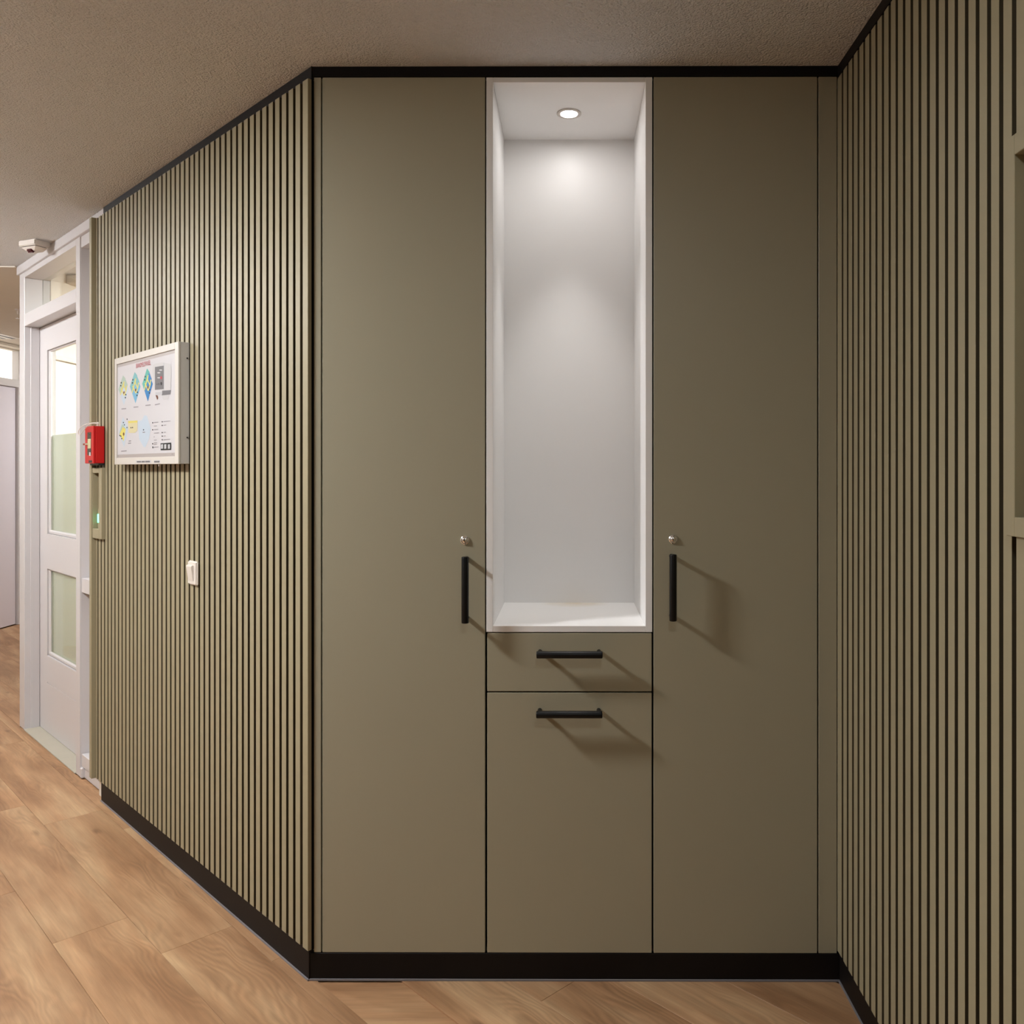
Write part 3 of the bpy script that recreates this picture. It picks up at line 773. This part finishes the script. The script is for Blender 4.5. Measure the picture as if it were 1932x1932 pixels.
# the drawn alarm unit
P5('drawn_device', 'device', (605, 560), (612, 475), (650, 452), (745, 440), (845, 460), (855, 500), (845, 810), (755, 815), (640, 800), (620, 720))
P5('drawn_device', 'light', (745, 445), (765, 445), (765, 800), (745, 805))
P5('drawn_device', 'darkgrey', (640, 500), (755, 482), (755, 788), (640, 798))
P5('drawn_device', 'darkgrey', (735, 808), (848, 800), (840, 856), (730, 868))
P5('drawn_device', 'device', (730, 870), (825, 868), (812, 925), (745, 930))
for x, y, c_ in ((690, 575, 'device'), (715, 540, 'device'), (690, 640, 'device')): dot(x, y, 44, 16, c_)
dot(722, 640, 30, 46, 'crimson'); dot(722, 716, 22, 46, 'black'); dot(692, 722, 10, 30, 'black'); dot(668, 725, 8, 20, 'black')
P5('drawn_device', 'brown', (648, 865), (675, 870), (683, 905), (670, 930))
P5('drawn_device', 'light', (645, 830), (735, 818), (735, 852), (650, 866))
# captions and legend (too small to read in the photograph)
for x0, y0, x1, y1 in ((205, 1046, 266, 1041), (362, 1024, 424, 1018), (517, 1000, 584, 993), (640, 992, 706, 978), (200, 1597, 272, 1590), (298, 1465, 330, 1461), (290, 1494, 330, 1490), (480, 1352, 512, 1348)):
    bars('caption', 'grey', x0, y0, x1, y1, 13)
for x, y, w_ in ((628, 1222, 58), (628, 1270, 40), (628, 1316, 56), (628, 1361, 64), (624, 1410, 14), (628, 1453, 38), (628, 1488, 40), (628, 1508, 40), (628, 1545, 62),
                 (752, 1210, 92), (752, 1258, 36), (752, 1352, 34), (752, 1398, 30), (752, 1446, 88)):
    bars('legend_line', 'grey', x, y, x + w_, y - 0.08 * w_, 8)
for x, y in ((612, 1226), (612, 1318), (736, 1213), (736, 1260), (736, 1354), (736, 1400), (736, 1447), (612, 1500)): dot(x, y, 14, 18)
bars('legend_line', 'black', 608, 1546, 620, 1545, 24)
P5('black_box', 'black', (714, 1494), (852, 1484), (852, 1578), (716, 1584))
for x in (733, 776, 824): P5('box_field', 'light', (x - 14, 1508), (x + 14, 1505), (x + 14, 1562), (x - 14, 1566))
bars('corner_note', 'grey', 150, 1658, 172, 1657, 7); bars('corner_note', 'grey', 858, 1634, 880, 1632, 7)
# red heading
def text_mesh(name, body, mat, parent, M4loc, size, width):
    cu = bpy.data.curves.new(name, 'FONT'); cu.body = body; cu.size = size; cu.align_x = 'CENTER'; cu.align_y = 'CENTER'
    tmp = bpy.data.objects.new('tmp', cu); COL.objects.link(tmp)
    bpy.context.view_layer.update()
    me = bpy.data.meshes.new_from_object(tmp.evaluated_get(bpy.context.evaluated_depsgraph_get()))
    bpy.data.objects.remove(tmp)
    xs_ = [v.co.x for v in me.vertices]; k = width / (max(xs_) - min(xs_))
    for v in me.vertices:
        v.co = M4loc @ Vector((v.co.x * k, 0, v.co.y))
    me.materials.clear(); me.materials.append(mat); me.name = name
    o = bpy.data.objects.new(name, me); COL.objects.link(o); o.parent = parent
    return o
ta, tz = hit(M_LEFT, SB, *Z5(488, 468)); tw = abs(hit(M_LEFT, SB, *Z5(582, 468))[0] - hit(M_LEFT, SB, *Z5(392, 468))[0])
text_mesh('heading', 'BRANDMELDPANEEL', INK['red'], sh, Matrix.Translation(Vector((ta, SB - 0.004 * 0.3, tz)) - _off(sh)), 0.024, tw)
# stickers and lock on the lower rail
def on_front(px, py): return hit(M_LEFT, QB, px, py)
for x0, x1 in ((388, 590), (624, 704)):
    (a0, z0_), (a1, z1_) = on_front(*Z5(x0, 1752)), on_front(*Z5(x1, 1712))
    st = box('sticker', M['paper'], (a0, a1, QB - 0.0004, QB, min(z0_, z1_) + 0.001, max(z0_, z1_)), pn)
    bm = bmesh.new(); zc = (z0_ + z1_) / 2
    for q0, q1 in ((0.08, 0.35), (0.38, 0.60), (0.63, 0.92)):
        bmbox(bm, a0 + (a1 - a0) * q0, a0 + (a1 - a0) * q1, QB - 0.0007, QB - 0.0003, zc - 0.0028, zc + 0.0028)
    mesh_obj('sticker_print', shift(bm, st), INK['darkgrey'], st)
a_, _ = on_front(*Z5(665, 1770))
bm = bmesh.new(); bmcyl(bm, (a_, QB + 0.010, qz0 + 0.001), (a_, QB + 0.010, qz0 - 0.007), 0.006, seg=16)
auto_smooth(mesh_obj('lock', shift(bm, pn), M['chrome'], pn))
for zz in (0.09, 0.36):
    bm = bmesh.new(); bmcyl(bm, (qa1 - 0.001, QB + 0.030, qz0 + zz), (qa1 + 0.0012, QB + 0.030, qz0 + zz), 0.0028, seg=12)
    auto_smooth(mesh_obj('side_screw', shift(bm, pn), M['dark'], pn))

# ---- rocker switch
wa1 = hit(M_LEFT, B_SLAT, 376.6)[0]; WB = B_SLAT - 0.011
wa0 = hit(M_LEFT, WB, 353.5)[0]
wz1, wz0 = hit(M_LEFT, WB, 373, 1060.5)[1], hit(M_LEFT, WB, 373, 1107)[1]
sw = empty('light_switch', M_LEFT, ((wa0 + wa1) / 2, B_SLAT - 0.005, wz0), 'white rocker light switch on the slatted wall', 'light switch')
box('plate', M['plastic'], (wa0, wa1, WB, B_SLAT - 0.0001, wz0, wz1), sw, bev=0.0045, seg=3)
rw0, rw1 = wa0 + 0.010, wa1 - 0.021
rz0, rz1 = wz0 + 0.014, wz1 - 0.014
bm = bmesh.new()
q = [(WB + 0.002, rz0), (WB - 0.0015, rz0 + 0.001), (WB - 0.009, rz1 - 0.004), (WB - 0.007, rz1), (WB + 0.002, rz1)]
A_ = [bm.verts.new((rw0, y, z)) for y, z in q]; B_ = [bm.verts.new((rw1, y, z)) for y, z in q]
bm.faces.new(A_); bm.faces.new(B_[::-1])
for i in range(5): bm.faces.new((A_[i], B_[i], B_[(i + 1) % 5], A_[(i + 1) % 5]))
bmesh.ops.bevel(bm, geom=list(bm.edges), offset=0.0012, segments=2, affect='EDGES')
mesh_obj('rocker', shift(bm, sw), M['plastic'], sw)

# ---- red key box
ra1 = hit(M_LEFT, B_SLAT, 197.7)[0]
RB = depth_at(M_LEFT, ra1, 176.4)
ra0 = hit(M_LEFT, RB, 160.3)[0]
rz1_, rz0_ = hit(M_LEFT, RB, 176.4, 803.5)[1], hit(M_LEFT, RB, 176.4, 874)[1]
rb = empty('key_box', M_LEFT, ((ra0 + ra1) / 2, RB + 0.02, rz0_), 'small red emergency key box beside the white door', 'key box')
SBK = B_SLAT - 0.0166                        # it hangs on the end lath and a spacer
box('body', M['red'], (lath_r + 0.001, ra1, RB + 0.008, B_SLAT - 0.0002, rz0_, rz1_), rb, bev=0.002)
box('back_bracket', M['dark'], (lath_r + 0.004, ra1 - 0.002, RB + 0.020, B_SLAT - 0.0001, rz0_ - 0.008, rz0_ - 0.0002), rb)
dw = (ra1 - ra0)
lid = box('lid', M['red'], (ra0, ra1 - 0.001, RB, RB + 0.0078, rz0_ - 0.001, rz1_ + 0.001), rb, bev=0.002)
w0_, w1_ = ra0 + dw * 0.30, ra0 + dw * 0.74
hz = rz1_ - rz0_
box('window', M['darkglass'], (w0_, w1_, RB - 0.0006, RB + 0.001, rz0_ + 0.22 * hz, rz0_ + 0.84 * hz), lid, bev=0.0004)
box('window_card', INK['cream'], (w0_ + 0.006, w1_ - 0.004, RB - 0.0010, RB - 0.0005, rz0_ + 0.40 * hz, rz0_ + 0.66 * hz), lid)
box('window_card', INK['white'], (w0_ + 0.026, w1_ - 0.006, RB - 0.0010, RB - 0.0005, rz0_ + 0.20 * hz, rz0_ + 0.30 * hz), lid)
box('name_plate', M['dark'], (ra0 + dw * 0.45, ra0 + dw * 0.82, RB - 0.0008, RB + 0.001, rz0_ + 0.02 * hz, rz0_ + 0.08 * hz), lid)
for fx_ in (0.06, 0.33):
    bm = bmesh.new(); bmcyl(bm, (ra0 + dw * fx_, RB + 0.001, rz0_ + 0.52 * hz), (ra0 + dw * fx_, RB - 0.010, rz0_ + 0.52 * hz), 0.0045, seg=14)
    auto_smooth(mesh_obj('knob', shift(bm, lid), M['chrome'], lid))
cx_ = ra0 + dw * 0.80
bm = bmesh.new(); bmcyl(bm, (cx_, RB + 0.022, rz1_ - 0.001), (cx_, RB + 0.022, rz1_ + 0.018), 0.0035, seg=10); bmcyl(bm, (cx_ - 0.002, RB + 0.022, rz1_ + 0.012), (cx_ + 0.016, RB + 0.022, rz1_ + 0.012), 0.003, seg=10)
mesh_obj('cable_gland', shift(bm, rb), M['plastic'], rb)
# the white loop of cable
pts = [(cx_, 0.022, 0.014), (cx_ - 0.03, 0.010, 0.014), (ra0 + 0.03, -0.012, 0.006), (ra0 + 0.0, -0.022, -0.012), (ra0 - 0.012, -0.022, -0.030), (ra0 + 0.012, -0.020, -0.032), (ra0 + 0.05, -0.012, -0.008), (ra0 + 0.08, -0.002, 0.010), (cx_, 0.022, 0.011)]
pts = [Vector((x, RB + y, rz1_ + z)) for x, y, z in pts]
def catmull(P, m=6):
    out = []
    for i in range(len(P) - 1):
        p0, p1, p2, p3 = P[max(i - 1, 0)], P[i], P[i + 1], P[min(i + 2, len(P) - 1)]
        for k in range(m):
            t = k / m
            out.append(0.5 * ((2 * p1) + (p2 - p0) * t + (2 * p0 - 5 * p1 + 4 * p2 - p3) * t * t + (3 * p1 - p0 - 3 * p2 + p3) * t ** 3))
    return out + [P[-1]]
def tube(bm, P, r, seg=8):
    rings = []
    for i, p in enumerate(P):
        d = (P[min(i + 1, len(P) - 1)] - P[max(i - 1, 0)]).normalized()
        u = d.cross(Vector((0.3, 0.9, 0.2))).normalized(); v_ = d.cross(u)
        rings.append([bm.verts.new(p + r * (math.cos(2 * math.pi * k / seg) * u + math.sin(2 * math.pi * k / seg) * v_)) for k in range(seg)])
    for a, b in zip(rings, rings[1:]):
        for k in range(seg): bm.faces.new((a[k], a[(k + 1) % seg], b[(k + 1) % seg], b[k]))
    bm.faces.new(rings[0]); bm.faces.new(rings[-1][::-1])
bm = bmesh.new(); tube(bm, catmull(pts), 0.0016)
auto_smooth(mesh_obj('cable', shift(bm, rb), M['plastic'], rb))

# ---- recessed olive frames in the slatted walls
def wall_frame(M4, x0, x1, z0, z1, yf, yback, wl_, wr_, wt, wb, label):
    e = empty('wall_niche', M4, ((x0 + x1) / 2, (yf + yback) / 2, z0), label, 'wall niche')
    box('stile', M['slat'], (x0, x0 + wl_, yf, yback, z0, z1), e, bev=0.001)
    box('stile', M['slat'], (x1 - wr_, x1, yf, yback, z0, z1), e, bev=0.001)
    box('rail', M['slat'], (x0 + wl_, x1 - wr_, yf, yback, z0, z0 + wb), e, bev=0.001)
    box('rail', M['slat'], (x0 + wl_, x1 - wr_, yf, yback, z1 - wt, z1), e, bev=0.001)
    box('back', M['slat'], (x0 + wl_, x1 - wr_, yback - 0.003, yback, z0 + wb, z1 - wt), e)
    return e
YFR = B_SLAT - 0.013
wall_frame(M_LEFT, lath_r + 0.0004, NL[0], NLz[0], NLz[1], YFR, B_BACK, 0.004, 0.036, 0.022, 0.040, 'small olive box frame below the red key box')
gx = hit(M_LEFT, B_BACK - 0.01, 185.5)[0]
gz1, gz0 = hit(M_LEFT, B_BACK - 0.01, 185.5, 970)[1], hit(M_LEFT, B_BACK - 0.01, 185.5, 986)[1]
gd = empty('release_button', M_LEFT, (gx, B_BACK - 0.008, gz0), 'slim device with a glowing green light inside the small olive frame', 'button')
box('body', M['slat'], (gx - 0.012, gx + 0.010, B_BACK - 0.008, B_BACK - 0.0031, gz0 - 0.05, gz1 + 0.02), gd, bev=0.001)
box('indicator', M['green'], (gx - 0.006, gx + 0.001, B_BACK - 0.012, B_BACK - 0.0081, gz0, gz1), gd, bev=0.001)
wall_frame(M_RIGHT, FR_L, FR_R, FRz[0], FRz[1], BR_SLAT - 0.012, BR_BACK, 0.026, 0.026, 0.034, 0.032, 'tall olive box frame on the right slatted wall at the picture edge')

# ================================================================== lamps (ceiling lights of the place, plus two added unseen fill lamps)
def ceiling_lamp(x, y, mat, label, r=0.13, ceil_z=CEIL, drop=0.026):
    e = empty('ceiling_lamp', M_ID, (x, y, ceil_z), label, 'lamp', 'flat ceiling lamps')
    bm = bmesh.new(); lathe(bm, [(r + 0.022, 0.0), (r + 0.022, -0.008), (r + 0.016, -0.014), (r + 0.001, -0.012), (r + 0.001, 0.0)], seg=36, caps=False)
    auto_smooth(mesh_obj('ring', bm, M['plastic'], e))
    bm = bmesh.new(); lathe(bm, [(r, -0.001), (r, -drop + 0.004), (r * 0.96, -drop)], seg=18)
    mesh_obj('diffuser', bm, mat, e)
ceiling_lamp(-2.06, 1.60, M['lampmain'], 'flat round ceiling lamp left of the cupboards, out of view', r=0.165)
ceiling_lamp(0.15, 0.25, M['lampnear'], 'flat round ceiling lamp above the viewer')
ceiling_lamp(-3.55, 3.55, M['fillcorr'], 'unseen fill lamp added before the glazed door to brighten its white frame', r=0.16, drop=0.085)  # fill light added out of view, brightens the door frame and left ceiling
ceiling_lamp(-3.75, 8.1, M['fillfar'], 'hidden fill lamp added to light the pale far door wall', ceil_z=CEIL - 0.0072)  # added fill, hidden behind the door frame, lights the far door wall
ceiling_lamp(-1.55, 5.1, M['lamproom'], 'flat round ceiling lamp in the room behind the glazed door')

for o in bpy.data.objects:
    if '_b' in o: del o['_b']
